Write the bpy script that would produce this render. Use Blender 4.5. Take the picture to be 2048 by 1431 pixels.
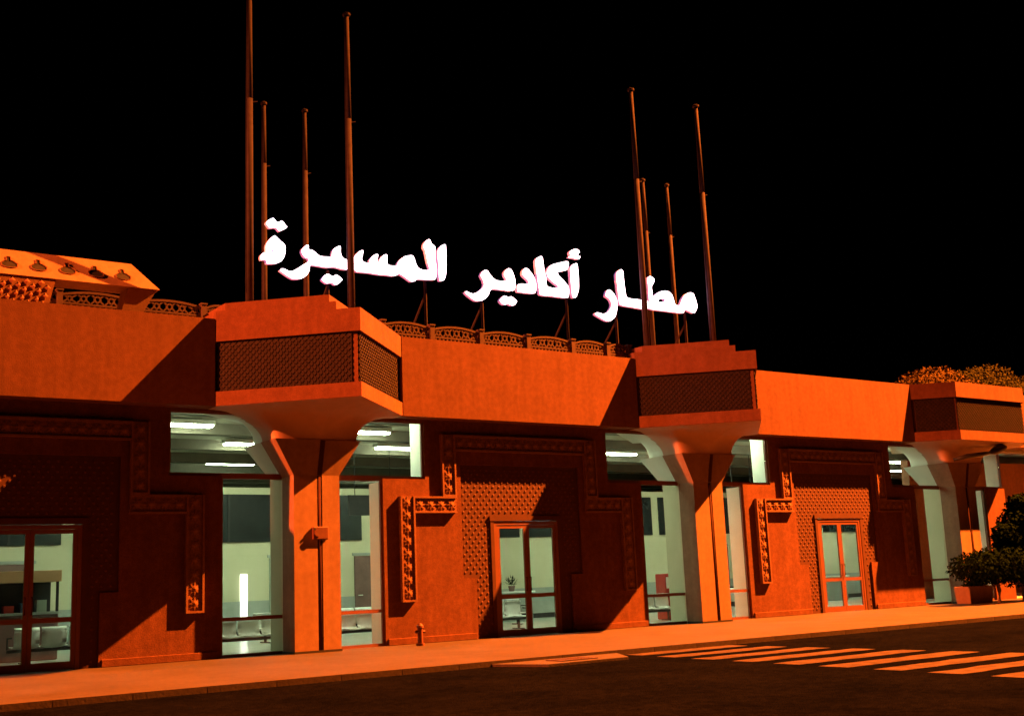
import bpy, bmesh, math, random
from mathutils import Vector, Matrix

R = math.radians
random.seed(7)
scene = bpy.context.scene
for o in list(bpy.data.objects):
    bpy.data.objects.remove(o, do_unlink=True)
col = scene.collection

# ------------------------------------------------------------------ camera
cam_d = bpy.data.cameras.new('camera')
cam = bpy.data.objects.new('camera', cam_d)
col.objects.link(cam)
yaw, pit, rol = 0.6171, 0.1858, -0.0424
Fw = Vector((math.sin(yaw)*math.cos(pit), math.cos(yaw)*math.cos(pit), math.sin(pit)))
Rt = Vector((math.cos(yaw), -math.sin(yaw), 0))
Up = Rt.cross(Fw)
Rt, Up = Rt*math.cos(rol) + Up*math.sin(rol), Up*math.cos(rol) - Rt*math.sin(rol)
M = Matrix((Rt, Up, -Fw)).transposed().to_4x4()
M.translation = Vector((0, -21.9613, 1.234))
cam.matrix_world = M
cam_d.sensor_width = 36
cam_d.lens = 36*2364.14/2048
cam_d.clip_start = 0.05
cam_d.clip_end = 2000
scene.camera = cam

# ------------------------------------------------------------------ night sky
world = bpy.data.worlds.new('World')
scene.world = world
world.use_nodes = True
wn = world.node_tree
sky = wn.nodes.new('ShaderNodeTexSky')
sky.sky_type = 'NISHITA'
sky.sun_disc = False
sky.sun_elevation = R(-9)
sky.sun_rotation = R(200)
bg = wn.nodes['Background']
wn.links.new(sky.outputs[0], bg.inputs[0])
bg.inputs[1].default_value = 0.05

# ------------------------------------------------------------------ exposure
scene.view_settings.view_transform = 'Standard'
scene.view_settings.look = 'None'
scene.view_settings.gamma = 1
scene.view_settings.exposure = 0
scene.cycles.use_denoising = True
scene.cycles.max_bounces = 6
scene.cycles.diffuse_bounces = 3
scene.cycles.glossy_bounces = 3
scene.cycles.transmission_bounces = 4
scene.cycles.transparent_max_bounces = 8
scene.cycles.sample_clamp_indirect = 4
scene.cycles.caustics_reflective = False
scene.cycles.caustics_refractive = False

# ------------------------------------------------------------------ flood lights of the forecourt masts
# (built further down as light masts; positions and power are tuned here)
MAST_A = dict(loc=(59.0, -14.0, 46.8), aim=(42.0, -9.0, 0.0), cone=92, blend=0.75, power=3050000, color=(1.0, 0.172, 0.014))
MAST_B = dict(loc=(-30.0, -1.0, 22.0), aim=(-12.0, -2.5, 0.0), cone=80, blend=0.3, power=370000, color=(1.0, 0.13, 0.02))
TUBE = 74.0
LETTER = 8.0

# ------------------------------------------------------------------ materials
def nodes_of(name):
    m = bpy.data.materials.new(name)
    m.use_nodes = True
    nt = m.node_tree
    return m, nt, nt.nodes['Principled BSDF']

def rough_mat(name, c1, c2, scale=3.0, rough=0.85, bump=0.15, bscale=60.0, spec=0.3, metal=0.0, streak=0.0, bdist=0.01, grain=0.0):
    """Procedural surface: two-tone noise colour, fine bump, optional run-off streaks."""
    m, nt, p = nodes_of(name)
    tc = nt.nodes.new('ShaderNodeTexCoord')
    n1 = nt.nodes.new('ShaderNodeTexNoise'); n1.inputs['Scale'].default_value = scale; n1.inputs['Detail'].default_value = 6; n1.inputs['Roughness'].default_value = 0.65
    nt.links.new(tc.outputs['Object'], n1.inputs['Vector'])
    rmp = nt.nodes.new('ShaderNodeValToRGB')
    rmp.color_ramp.elements[0].position = 0.32; rmp.color_ramp.elements[0].color = (*c1, 1)
    rmp.color_ramp.elements[1].position = 0.68; rmp.color_ramp.elements[1].color = (*c2, 1)
    nt.links.new(n1.outputs['Fac'], rmp.inputs['Fac'])
    out = rmp.outputs['Color']
    if streak > 0:
        mp = nt.nodes.new('ShaderNodeMapping'); mp.inputs['Scale'].default_value = (5.0, 5.0, 0.35)
        nt.links.new(tc.outputs['Object'], mp.inputs['Vector'])
        n3 = nt.nodes.new('ShaderNodeTexNoise'); n3.inputs['Scale'].default_value = 1.0; n3.inputs['Detail'].default_value = 5
        nt.links.new(mp.outputs[0], n3.inputs['Vector'])
        r3 = nt.nodes.new('ShaderNodeValToRGB')
        r3.color_ramp.elements[0].position = 0.35; r3.color_ramp.elements[0].color = (1-streak,)*3 + (1,)
        r3.color_ramp.elements[1].position = 0.6; r3.color_ramp.elements[1].color = (1, 1, 1, 1)
        nt.links.new(n3.outputs['Fac'], r3.inputs['Fac'])
        mx = nt.nodes.new('ShaderNodeMix'); mx.data_type = 'RGBA'; mx.blend_type = 'MULTIPLY'; mx.inputs[0].default_value = 1.0
        nt.links.new(out, mx.inputs[6]); nt.links.new(r3.outputs['Color'], mx.inputs[7])
        out = mx.outputs[2]
    if grain > 0:
        for gsc, amt in ((70.0, grain), (9.0, grain*.6)):
            n4 = nt.nodes.new('ShaderNodeTexNoise'); n4.inputs['Scale'].default_value = gsc; n4.inputs['Detail'].default_value = 3
            nt.links.new(tc.outputs['Object'], n4.inputs['Vector'])
            r4 = nt.nodes.new('ShaderNodeValToRGB')
            r4.color_ramp.elements[0].position = 0.38; r4.color_ramp.elements[0].color = (1-amt,)*3 + (1,)
            r4.color_ramp.elements[1].position = 0.62; r4.color_ramp.elements[1].color = (1+amt*.4,)*3 + (1,)
            nt.links.new(n4.outputs['Fac'], r4.inputs['Fac'])
            m4 = nt.nodes.new('ShaderNodeMix'); m4.data_type = 'RGBA'; m4.blend_type = 'MULTIPLY'; m4.inputs[0].default_value = 1.0
            nt.links.new(out, m4.inputs[6]); nt.links.new(r4.outputs['Color'], m4.inputs[7])
            out = m4.outputs[2]
    nt.links.new(out, p.inputs['Base Color'])
    p.inputs['Roughness'].default_value = rough
    p.inputs['Specular IOR Level'].default_value = spec
    p.inputs['Metallic'].default_value = metal
    if bump > 0:
        n2 = nt.nodes.new('ShaderNodeTexNoise'); n2.inputs['Scale'].default_value = bscale; n2.inputs['Detail'].default_value = 4
        nt.links.new(tc.outputs['Object'], n2.inputs['Vector'])
        b = nt.nodes.new('ShaderNodeBump'); b.inputs['Strength'].default_value = bump; b.inputs['Distance'].default_value = bdist
        nt.links.new(n2.outputs['Fac'], b.inputs['Height'])
        nt.links.new(b.outputs[0], p.inputs['Normal'])
    return m

def emit_mat(name, color, strength):
    m, nt, p = nodes_of(name)
    p.inputs['Base Color'].default_value = (0.8, 0.8, 0.8, 1)
    p.inputs['Emission Color'].default_value = (*color, 1)
    p.inputs['Emission Strength'].default_value = strength
    return m

def glass_mat(name, tint=(0.93, 0.97, 0.94)):
    m = bpy.data.materials.new(name); m.use_nodes = True
    nt = m.node_tree; nt.nodes.clear()
    out = nt.nodes.new('ShaderNodeOutputMaterial')
    tr = nt.nodes.new('ShaderNodeBsdfTransparent'); tr.inputs[0].default_value = (*tint, 1)
    gl = nt.nodes.new('ShaderNodeBsdfGlossy'); gl.inputs['Roughness'].default_value = 0.03
    lw = nt.nodes.new('ShaderNodeLayerWeight'); lw.inputs[0].default_value = 0.5
    pw = nt.nodes.new('ShaderNodeMath'); pw.operation = 'POWER'; pw.inputs[1].default_value = 5.0
    fr = nt.nodes.new('ShaderNodeMath'); fr.operation = 'MULTIPLY_ADD'; fr.inputs[1].default_value = 0.8; fr.inputs[2].default_value = 0.035
    nt.links.new(lw.outputs['Facing'], pw.inputs[0]); nt.links.new(pw.outputs[0], fr.inputs[0])
    mx = nt.nodes.new('ShaderNodeMixShader')
    nt.links.new(fr.outputs[0], mx.inputs[0]); nt.links.new(tr.outputs[0], mx.inputs[1]); nt.links.new(gl.outputs[0], mx.inputs[2])
    nt.links.new(mx.outputs[0], out.inputs[0])
    return m

MT = {
    'plaster': rough_mat('terracotta_plaster', (0.145, 0.064, 0.035), (0.178, 0.08, 0.045), 1.6, 0.9, 0.45, 45, 0.15, streak=0.13, grain=0.18),
    'plaster_low': rough_mat('terracotta_wall', (0.135, 0.055, 0.03), (0.172, 0.073, 0.041), 1.9, 0.9, 0.5, 38, 0.15, streak=0.16, grain=0.22),
    'column': rough_mat('pale_column_render', (0.25, 0.158, 0.105), (0.295, 0.188, 0.125), 1.8, 0.85, 0.3, 40, 0.2, streak=0.12, grain=0.12),
    'soffit': rough_mat('pale_cast_vault', (0.40, 0.275, 0.21), (0.47, 0.325, 0.25), 2.0, 0.85, 0.1, 40, 0.25),
    'carved': rough_mat('dark_carved_tile', (0.010, 0.0095, 0.012), (0.023, 0.0165, 0.019), 9.0, 0.6, 0.3, 30, 0.12),
    'carved_stud': rough_mat('carved_relief', (0.015, 0.0115, 0.014), (0.033, 0.021, 0.022), 12.0, 0.65, 0.2, 40, 0.12),
    'portal': rough_mat('portal_plate', (0.06, 0.024, 0.016), (0.08, 0.031, 0.02), 6.0, 0.8, 0.2, 50, 0.25),
    'portal_stud': rough_mat('portal_stud', (0.078, 0.031, 0.02), (0.108, 0.042, 0.026), 20.0, 0.75, 0.1, 60, 0.3),
    'band': rough_mat('carved_stone_band', (0.19, 0.097, 0.062), (0.235, 0.122, 0.077), 5.0, 0.85, 0.35, 60, 0.2, grain=0.2),
    'paving': rough_mat('pavement_concrete', (0.043, 0.036, 0.033), (0.066, 0.055, 0.05), 0.9, 0.85, 0.5, 25, 0.2, grain=0.22),
    'kerb': rough_mat('kerb_concrete', (0.05, 0.04, 0.032), (0.075, 0.059, 0.048), 2.0, 0.85, 0.4, 30, 0.2, grain=0.2),
    'asphalt': rough_mat('asphalt', (0.0028, 0.0034, 0.0055), (0.006, 0.0066, 0.0095), 0.7, 1.0, 0.8, 60, 0.0, bdist=0.03, grain=0.45),
    'paint': rough_mat('worn_road_paint', (0.03, 0.021, 0.016), (0.078, 0.056, 0.042), 4.0, 0.9, 0.3, 60, 0.1, grain=0.35),
    'frame': rough_mat('brown_door_frame', (0.14, 0.056, 0.031), (0.175, 0.069, 0.038), 4.0, 0.5, 0.05, 40, 0.4),
    'pipe': rough_mat('painted_downpipe', (0.04, 0.016, 0.011), (0.06, 0.024, 0.016), 5.0, 0.9, 0.1, 40, 0.05),
    'box': rough_mat('alarm_box_paint', (0.10, 0.032, 0.022), (0.14, 0.05, 0.032), 9.0, 0.6, 0.1, 40, 0.35),
    'metal': rough_mat('galvanised_pole', (0.03, 0.026, 0.04), (0.045, 0.039, 0.058), 6.0, 0.9, 0.1, 60, 0.05, metal=0.0),
    'metal_dark': rough_mat('dimmed_pole_top', (0.008, 0.007, 0.009), (0.014, 0.012, 0.014), 6.0, 0.9, 0.1, 60, 0.05),  # unused; darker pole metal imitating light that fades with height
    'lattice': rough_mat('cast_lattice', (0.055, 0.034, 0.033), (0.08, 0.05, 0.048), 4.0, 0.85, 0.2, 40, 0.25),
    'letter': emit_mat('lit_letter_face', (0.92, 0.86, 1.0), LETTER),
    'letter_side': emit_mat('halo_glow_side', (0.42, 0.30, 1.0), 0.30),  # weak violet glow on the letter sides, stands in for a halo
    'tube': emit_mat('fluorescent_tube', (0.86, 1.0, 0.66), TUBE),
    'lamp_white': rough_mat('white_enamel', (0.7, 0.72, 0.66), (0.76, 0.78, 0.72), 3.0, 0.4, 0.0),
    'glass': glass_mat('window_glass'),
    'hall_wall': rough_mat('hall_cream_wall', (0.52, 0.50, 0.36), (0.58, 0.56, 0.41), 1.2, 0.8, 0.05, 30),
    'hall_ceiling': rough_mat('hall_ceiling', (0.5, 0.49, 0.41), (0.62, 0.6, 0.5), 0.6, 0.8, 0.1, 20),
    'hall_beam': rough_mat('hall_beam', (0.15, 0.135, 0.11), (0.22, 0.195, 0.16), 1.0, 0.8, 0.05, 20),
    'hall_floor': rough_mat('hall_floor_tile', (0.44, 0.50, 0.45), (0.52, 0.58, 0.53), 2.0, 0.22, 0.02, 20, 0.5),
    'dark': rough_mat('dark_glass_panel', (0.012, 0.016, 0.018), (0.02, 0.026, 0.028), 2.0, 0.2, 0.0, spec=0.5),
    'black': rough_mat('black_paint', (0.018, 0.018, 0.02), (0.03, 0.03, 0.033), 4.0, 0.5, 0.0),
    'white_shell': rough_mat('white_seat_shell', (0.8, 0.82, 0.8), (0.86, 0.88, 0.86), 3.0, 0.35, 0.0, spec=0.5),
    'grey_panel': rough_mat('grey_panel', (0.28, 0.31, 0.29), (0.34, 0.37, 0.35), 3.0, 0.5, 0.0),
    'teal': rough_mat('grey_green_door', (0.30, 0.38, 0.33), (0.36, 0.44, 0.38), 3.0, 0.5, 0.0),
    'brown': rough_mat('brown_board', (0.14, 0.075, 0.07), (0.2, 0.11, 0.1), 3.0, 0.6, 0.0),
    'red': rough_mat('red_enamel', (0.34, 0.03, 0.025), (0.42, 0.045, 0.03), 3.0, 0.4, 0.0),
    'blue': rough_mat('blue_poster', (0.02, 0.045, 0.09), (0.10, 0.2, 0.3), 4.0, 0.5, 0.0),
    'stall_band': rough_mat('stall_sign_band', (0.5, 0.3, 0.16), (0.58, 0.36, 0.2), 3.0, 0.6, 0.0),
    'leaf': rough_mat('leaf', (0.011, 0.013, 0.005), (0.028, 0.03, 0.01), 8.0, 0.9, 0.0, spec=0.0),
    'leaf_dry': rough_mat('dry_leaf', (0.026, 0.02, 0.008), (0.06, 0.042, 0.016), 8.0, 0.9, 0.0, spec=0.0),
    'leaf_dark': rough_mat('dark_leaf', (0.003, 0.008, 0.003), (0.006, 0.014, 0.005), 8.0, 0.9, 0.0, spec=0.0),
    'bark': rough_mat('bark', (0.07, 0.045, 0.03), (0.12, 0.08, 0.05), 6.0, 0.9, 0.5, 30),
    'iron': rough_mat('cast_iron', (0.05, 0.03, 0.025), (0.09, 0.055, 0.045), 8.0, 0.6, 0.2, 50),
    'roofing': rough_mat('roof_screed', (0.16, 0.12, 0.1), (0.22, 0.17, 0.14), 1.0, 0.9, 0.2, 20),
    'slit': emit_mat('lit_doorway', (1.0, 1.0, 0.86), 3.0),
    'head': emit_mat('flood_lamp_lens', (1.0, 0.35, 0.05), 40.0),
}

# ------------------------------------------------------------------ mesh helpers
class MB:
    def __init__(self):
        self.v = []; self.f = []; self.m = []
    def face(self, pts, mi=0):
        n = len(self.v); self.v += [tuple(p) for p in pts]; self.f.append(tuple(range(n, n+len(pts)))); self.m.append(mi)
    def box(self, x0, x1, y0, y1, z0, z1, mi=0):
        n = len(self.v)
        self.v += [(x0,y0,z0),(x1,y0,z0),(x1,y1,z0),(x0,y1,z0),(x0,y0,z1),(x1,y0,z1),(x1,y1,z1),(x0,y1,z1)]
        for q in ((0,3,2,1),(4,5,6,7),(0,1,5,4),(1,2,6,5),(2,3,7,6),(3,0,4,7)):
            self.f.append(tuple(n+i for i in q)); self.m.append(mi)
        return self
    def bar(self, a, b, w, h, up=(0,0,1), mi=0):
        a = Vector(a); b = Vector(b); d = (b-a).normalized(); u = Vector(up)
        s = d.cross(u)
        if s.length < 1e-4: s = d.cross(Vector((0,1,0)))
        s.normalize(); u = s.cross(d)
        n = len(self.v)
        for p in (a, b):
            for i, j in ((-1,-1),(1,-1),(1,1),(-1,1)):
                self.v.append(tuple(p + s*(w/2*i) + u*(h/2*j)))
        for q in ((0,1,2,3),(7,6,5,4),(0,4,5,1),(1,5,6,2),(2,6,7,3),(3,7,4,0)):
            self.f.append(tuple(n+i for i in q)); self.m.append(mi)
        return self
    def tube(self, pts, radii, n=10, mi=0, caps=True):
        pts = [Vector(p) for p in pts]
        if not hasattr(radii, '__len__'): radii = [radii]*len(pts)
        base = len(self.v)
        for i, p in enumerate(pts):
            d = (pts[min(i+1, len(pts)-1)] - pts[max(i-1, 0)]).normalized()
            s = d.cross(Vector((0,0,1)))
            if s.length < 1e-3: s = Vector((1,0,0))
            s.normalize(); u = s.cross(d)
            for k in range(n):
                a = 2*math.pi*k/n
                self.v.append(tuple(p + (s*math.cos(a) + u*math.sin(a))*radii[i]))
        for i in range(len(pts)-1):
            for k in range(n):
                a = base+i*n+k; b = base+i*n+(k+1)%n
                self.f.append((a, b, b+n, a+n)); self.m.append(mi)
        if caps:
            self.f.append(tuple(base+k for k in range(n))[::-1]); self.m.append(mi)
            self.f.append(tuple(base+(len(pts)-1)*n+k for k in range(n))); self.m.append(mi)
        return self
    def prism(self, poly, z0, z1, mi=0, top=True, bottom=True):
        n = len(self.v); k = len(poly)
        self.v += [(x, y, z0) for x, y in poly] + [(x, y, z1) for x, y in poly]
        for i in range(k):
            j = (i+1) % k
            self.f.append((n+i, n+j, n+k+j, n+k+i)); self.m.append(mi)
        if bottom: self.f.append(tuple(n+i for i in range(k))[::-1]); self.m.append(mi)
        if top: self.f.append(tuple(n+k+i for i in range(k))); self.m.append(mi)
        return self
    def mesh(self, name, mats, smooth=False):
        me = bpy.data.meshes.new(name)
        me.from_pydata(self.v, [], self.f)
        if not isinstance(mats, (list, tuple)): mats = [mats]
        for mm in mats: me.materials.append(MT[mm])
        if len(mats) > 1: me.polygons.foreach_set('material_index', self.m)
        if smooth: me.polygons.foreach_set('use_smooth', [True]*len(me.polygons))
        bm = bmesh.new(); bm.from_mesh(me); bmesh.ops.recalc_face_normals(bm, faces=bm.faces); bm.to_mesh(me); bm.free()
        me.update()
        return me
    def build(self, name, mats, parent=None, smooth=False, bevel=0.0):
        o = bpy.data.objects.new(name, self.mesh(name, mats, smooth))
        col.objects.link(o); adopt(o, parent)
        if bevel:
            b = o.modifiers.new('bevel', 'BEVEL'); b.width = bevel; b.segments = 2; b.limit_method = 'ANGLE'
        return o

def world_m(o):
    m = Matrix.LocRotScale(o.location, o.rotation_euler, o.scale)
    if o.parent: m = world_m(o.parent) @ o.matrix_parent_inverse @ m
    return m

def adopt(o, parent):
    """Parent without moving: meshes are written in world coordinates."""
    if parent is not None:
        o.parent = parent
        o.matrix_parent_inverse = world_m(parent).inverted()
    return o

def tag(o, label=None, cat=None, group=None, kind=None):
    if label: o['label'] = label
    if cat: o['category'] = cat
    if group: o['group'] = group
    if kind: o['kind'] = kind
    return o

def empty(name, loc, rz=0.0):
    o = bpy.data.objects.new(name, None); col.objects.link(o)
    o.location = loc; o.rotation_euler = (0, 0, rz); o.empty_display_size = 0.3
    return o

def put(name, me, loc, parent, rot=(0,0,0)):
    o = bpy.data.objects.new(name, me); col.objects.link(o)
    o.location = loc; o.rotation_euler = rot
    adopt(o, parent)
    return o

def copy_tree(o, parent=None):
    c = o.copy(); col.objects.link(c); c.parent = parent
    for ch in list(o.children): copy_tree(ch, c)
    return c

def cells(mb, xs, zs, void, y0, y1, mi=0):
    """A wall slab between y0 (front) and y1 with stepped openings cut out of a grid."""
    xs = sorted(set(xs)); zs = sorted(set(zs))
    def solid(i, j):
        if i < 0 or j < 0 or i >= len(xs)-1 or j >= len(zs)-1: return False
        return not void((xs[i]+xs[i+1])/2, (zs[j]+zs[j+1])/2)
    for i in range(len(xs)-1):
        for j in range(len(zs)-1):
            if not solid(i, j): continue
            a, b, c, d = xs[i], xs[i+1], zs[j], zs[j+1]
            mb.face([(a,y0,c),(b,y0,c),(b,y0,d),(a,y0,d)], mi)
            mb.face([(a,y1,c),(a,y1,d),(b,y1,d),(b,y1,c)], mi)
            if not solid(i-1, j): mb.face([(a,y0,c),(a,y0,d),(a,y1,d),(a,y1,c)], mi)
            if not solid(i+1, j): mb.face([(b,y0,c),(b,y1,c),(b,y1,d),(b,y0,d)], mi)
            if not solid(i, j-1): mb.face([(a,y0,c),(a,y1,c),(b,y1,c),(b,y0,c)], mi)
            if not solid(i, j+1): mb.face([(a,y0,d),(b,y0,d),(b,y1,d),(a,y1,d)], mi)
    return mb

def merge(o, dist=0.0005):
    bm = bmesh.new(); bm.from_mesh(o.data)
    bmesh.ops.remove_doubles(bm, verts=bm.verts, dist=dist)
    bmesh.ops.recalc_face_normals(bm, faces=bm.faces)
    bm.to_mesh(o.data); bm.free()

# ================================================================== GROUND
ROAD_Z, CURB_Y = -0.075, -6.12
road = tag(MB().box(-300, 300, -300, 300, ROAD_Z-0.3, ROAD_Z).build('road', 'asphalt'), kind='structure')
walk = tag(MB().box(-90, 90, CURB_Y+0.18, 30, -0.4, 0.0).build('pavement', 'paving'), kind='structure')
# kerb stones along the edge, one by one where they can be told apart
kme = MB().box(-0.495, 0.495, -0.089, 0.089, -0.4, 0.012).mesh('kerb_stone', 'kerb')
x = -4.0
while x < 40:
    put('kerb_stone', kme, (x+0.5, CURB_Y+0.09, 0), walk)
    x += 1.0
MB().box(40, 90, CURB_Y, CURB_Y+0.178, -0.4, 0.012).build('kerb', 'kerb', walk)
MB().box(-90, -4, CURB_Y, CURB_Y+0.178, -0.4, 0.012).build('kerb', 'kerb', walk)
# dropped apron in front of the zebra crossing
ap = MB()
ap.prism([(10.6, CURB_Y-0.0), (11.0, CURB_Y-0.95), (12.6, CURB_Y-0.95), (13.15, CURB_Y-0.0)], ROAD_Z-0.1, -0.035)
ap.build('apron', 'paving', walk)
# zebra stripes: long side parallel to the kerb
for k in range(13):
    y = -6.16 - 0.93*k
    s = MB()
    n = 9; xl = 13.3 - .105*(-y-6); xs = [xl + (15.75-xl)*i/n for i in range(n+1)]
    lo = [(xx, y-0.46 + random.uniform(-.035,.035)) for xx in xs]; hi = [(xx, y + random.uniform(-.035,.035)) for xx in xs]
    s.prism(lo + hi[::-1], ROAD_Z-0.02, ROAD_Z+0.004)
    s.build('crosswalk_stripe', 'paint', road)
gr = empty('drain_grate', (11.75, -6.6, -0.035))
tag(gr, 'dark iron drain grate let into the pale apron by the zebra crossing', 'grate')
g = MB()
gx0, gx1, gy0, gy1 = 11.45, 12.15, -6.85, -6.4
g.box(gx0, gx1, gy0, gy0+.05, -.034, -.018); g.box(gx0, gx1, gy1-.05, gy1, -.034, -.018)
g.box(gx0, gx0+.05, gy0+.05, gy1-.05, -.034, -.018); g.box(gx1-.05, gx1, gy0+.05, gy1-.05, -.034, -.018)
g.build('grate_frame', 'iron', gr)
for k in range(8):
    xx = gx0+.09+k*.075
    MB().box(xx, xx+.035, gy0+.05, gy1-.05, -.033, -.021).build('grate_bar', 'iron', gr)
MB().box(gx0+.05, gx1-.05, gy0+.05, gy1-.05, -.0348, -.0344).build('grate_pit', 'black', gr)

# ================================================================== TERMINAL BUILDING
WY = 0.42                       # front of the lower wall; the fascia stands at y = 0
ZT, ZB = 6.557, 4.814           # fascia top / bottom
A = [-0.37, 10.543, 21.46, 32.38]        # column axes
PC = [5.09, 16.0, 26.92]                 # portal axes
HD = 2.09                       # half diagonal of a corner tower
terminal = empty('terminal_building', (16.0, 0.0, 0.0))
tag(terminal, 'long terracotta airport terminal with dark carved corner towers on flared columns', 'building')

# fascia sections between the towers
for x0, x1 in ((-9, A[0]-HD-.02), (A[0]+HD+.02, A[1]-HD-.02), (A[1]+HD+.02, A[2]-HD-.02), (A[2]+HD+.02, A[3]-HD-.02), (A[3]+2.9, 48)):
    f = MB(); f.box(x0, x1, 0.0, WY+.02, ZB, ZT)
    f.build('fascia_wall', 'plaster', terminal)
MB().box(-9, 48, WY+.0205, 26, 6.0, 6.3).build('roof_slab', 'roofing', terminal)

# lower wall with stepped portal recesses and T-shaped glazed openings
PW1, PW2, PZ1, PZ2 = 1.675, 1.335, 1.33, 3.84
BU, BL, BZ = 2.86, 1.80, 3.50
BTOP = 4.76
def void(x, z):
    for c in PC:
        if abs(x-c) < PW2 and z < PZ1: return True
        if abs(x-c) < PW1 and PZ1 < z < PZ2: return True
    for a in A:
        if abs(x-a) < BL and z < BZ: return True
        if abs(x-a) < BU and BZ < z < BTOP: return True
    return False
xs = [-9, A[3]+BL+.25, A[3]+BU]; zs = [0, PZ1, PZ2, BZ, BTOP, ZB-.003]
WEND = A[3]+BU
for c in PC: xs += [c-PW1, c-PW2, c+PW2, c+PW1]
for a in A: xs += [a-BU, a-BL, a+BL, a+BU]
xs = [q for q in xs if q <= WEND+.001]
w = cells(MB(), xs, zs, void, WY, WY+.16).build('lower_wall', 'plaster_low', terminal); merge(w)
MB().box(-9, 48, WY+.022, WY+.16, ZB-.002, 5.999).build('fascia_backing', 'plaster_low', terminal)
MB().box(WEND, 48, 4.0, 4.3, 0, ZB).build('recessed_wall', 'plaster_low', terminal)  # set-back invented so this stretch of wall falls into shade
# low plinth between the openings
for x0, x1 in ((A[0]+BL+.05, PC[0]-PW2-.05), (PC[0]+PW2+.05, A[1]-BL-.05), (A[1]+BL+.05, PC[1]-PW2-.05), (PC[1]+PW2+.05, A[2]-BL-.05), (A[2]+BL+.05, PC[2]-PW2-.05), (PC[2]+PW2+.05, A[3]-BL-.05)):
    MB().box(x0, x1, WY-.035, WY+.002, 0, .14).build('plinth', 'plaster_low', terminal, bevel=.01)

# ---- corner towers: prow-shaped blocks set at 45 degrees to the facade
def lattice_relief(mb, o, ux, L, z0, z1, nrm, pitch=0.125, w=0.022, d=0.014):
    """Raised diagonal strapwork and studs on a tower face."""
    o = Vector(o); ux = Vector(ux); n = Vector(nrm); up = Vector((0,0,1)); H = z1-z0
    def P(s, t): return o + ux*s + up*(z0+t)
    k = -H
    while k < L:
        for sg in (0, 1):
            a = [k, 0]; b = [k+H, H]
            if a[0] < 0: a = [0, -k]
            if b[0] > L: b = [L, L-k]
            if b[0]-a[0] > 0.05:
                pa = P(a[0], a[1] if sg == 0 else H-a[1]); pb = P(b[0], b[1] if sg == 0 else H-b[1])
                mb.bar(pa + n*(d/2+.001*sg), pb + n*(d/2+.001*sg), w, d, up=n)
        k += pitch
    i = 0; s = pitch/2
    rows = int(H/(pitch/2))
    for r in range(1, rows):
        s = pitch/2 if r % 2 else pitch
        while s < L-.05:
            c = P(s, r*pitch/2); q = .03
            mb.face([c+ux*q+n*.01, c+up*q+n*.01, c+n*.03]); mb.face([c+up*q+n*.01, c-ux*q+n*.01, c+n*.03])
            mb.face([c-ux*q+n*.01, c-up*q+n*.01, c+n*.03]); mb.face([c-up*q+n*.01, c+ux*q+n*.01, c+n*.03])
            s += pitch

def tower(a, plan_out, plan_core, faces, tier):
    t = MB()
    t.prism(plan_out, ZB, 5.10)
    t.prism(plan_out, 6.10, ZT)
    t.prism(plan_core, 5.10, 6.10, top=False, bottom=False)
    b = t.build('corner_tower', 'plaster', terminal)
    for o, ux, L, n in faces:
        m = MB()
        p0 = Vector(o); u = Vector(ux)
        m.bar(p0 + Vector((0,0,5.6)) + Vector(n)*.011, p0 + u*L + Vector((0,0,5.6)) + Vector(n)*.011, .02, .996, up=(0,0,1))
        m.build('panel_back', 'carved', b)
        lt = MB(); lattice_relief(lt, p0 + Vector(n)*.022, ux, L, 5.105, 6.095, n)
        tag(lt.build('carved_relief', 'carved_stud', b), kind='stuff')
    # stepped parapet
    for z0, z1, plan in tier:
        MB().prism(plan, z0, z1).build('parapet_step', 'plaster', b)
    return b

s2 = 1/math.sqrt(2)
def diamond(a, h, back=WY):
    return [(a-h, 0.0), (a, -h), (a+h, 0.0), (a+h, back), (a-h, back)]
for i, a in enumerate(A[:3]):
    dl = 0.09*math.sqrt(2)
    core = [(a-HD+.06, -.06+dl), (a, -HD+dl), (a+HD-.06, -.06+dl), (a+HD-.06, WY), (a-HD+.06, WY)]
    Lf = (HD-.09)*math.sqrt(2)-.06
    fl = ((a-HD+.06+.03, -.06-.03+dl, 0), (s2, -s2, 0), Lf-.05, (-s2, -s2, 0))
    fr = ((a+.02*s2, -HD+dl+.02*s2, 0), (s2, s2, 0), Lf-.06, (s2, -s2, 0))
    tiers = [(ZT, 6.72, [(a-HD+.0, .03), (a-.33, -1.73), (a+1.43, .03), (a+1.43, 1.2), (a-HD, 1.2)]),
             (6.72, 6.865, [(a-HD+.14, .03-.14), (a-.43, -1.63), (a+1.20, 0.0), (a+1.20, 1.1), (a-HD+.14, 1.1)])]
    tower(a, diamond(a, HD), core, (fl, fr), tiers)
# the right-hand tower is blunt: a short 45-degree cheek and a front parallel to the facade
a = A[3]; x0, fx, fy, gx, x1 = a-HD, 31.22, -0.93, 34.75, 35.68
out3 = [(x0, 0), (fx, fy), (gx, fy), (x1, 0), (x1, WY), (x0, WY)]
core3 = [(x0+.1, 0.03), (fx+.05, fy+.09), (gx-.05, fy+.09), (x1-.1, .03), (x1-.1, WY), (x0+.1, WY)]
tower(a, out3, core3, (((x0+.13, -.0, 0), (s2, -s2, 0), 1.14, (-s2, -s2, 0)), ((fx+.06, fy+.09, 0), (1, 0, 0), gx-fx-.12, (0, -1, 0))), [])

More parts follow.
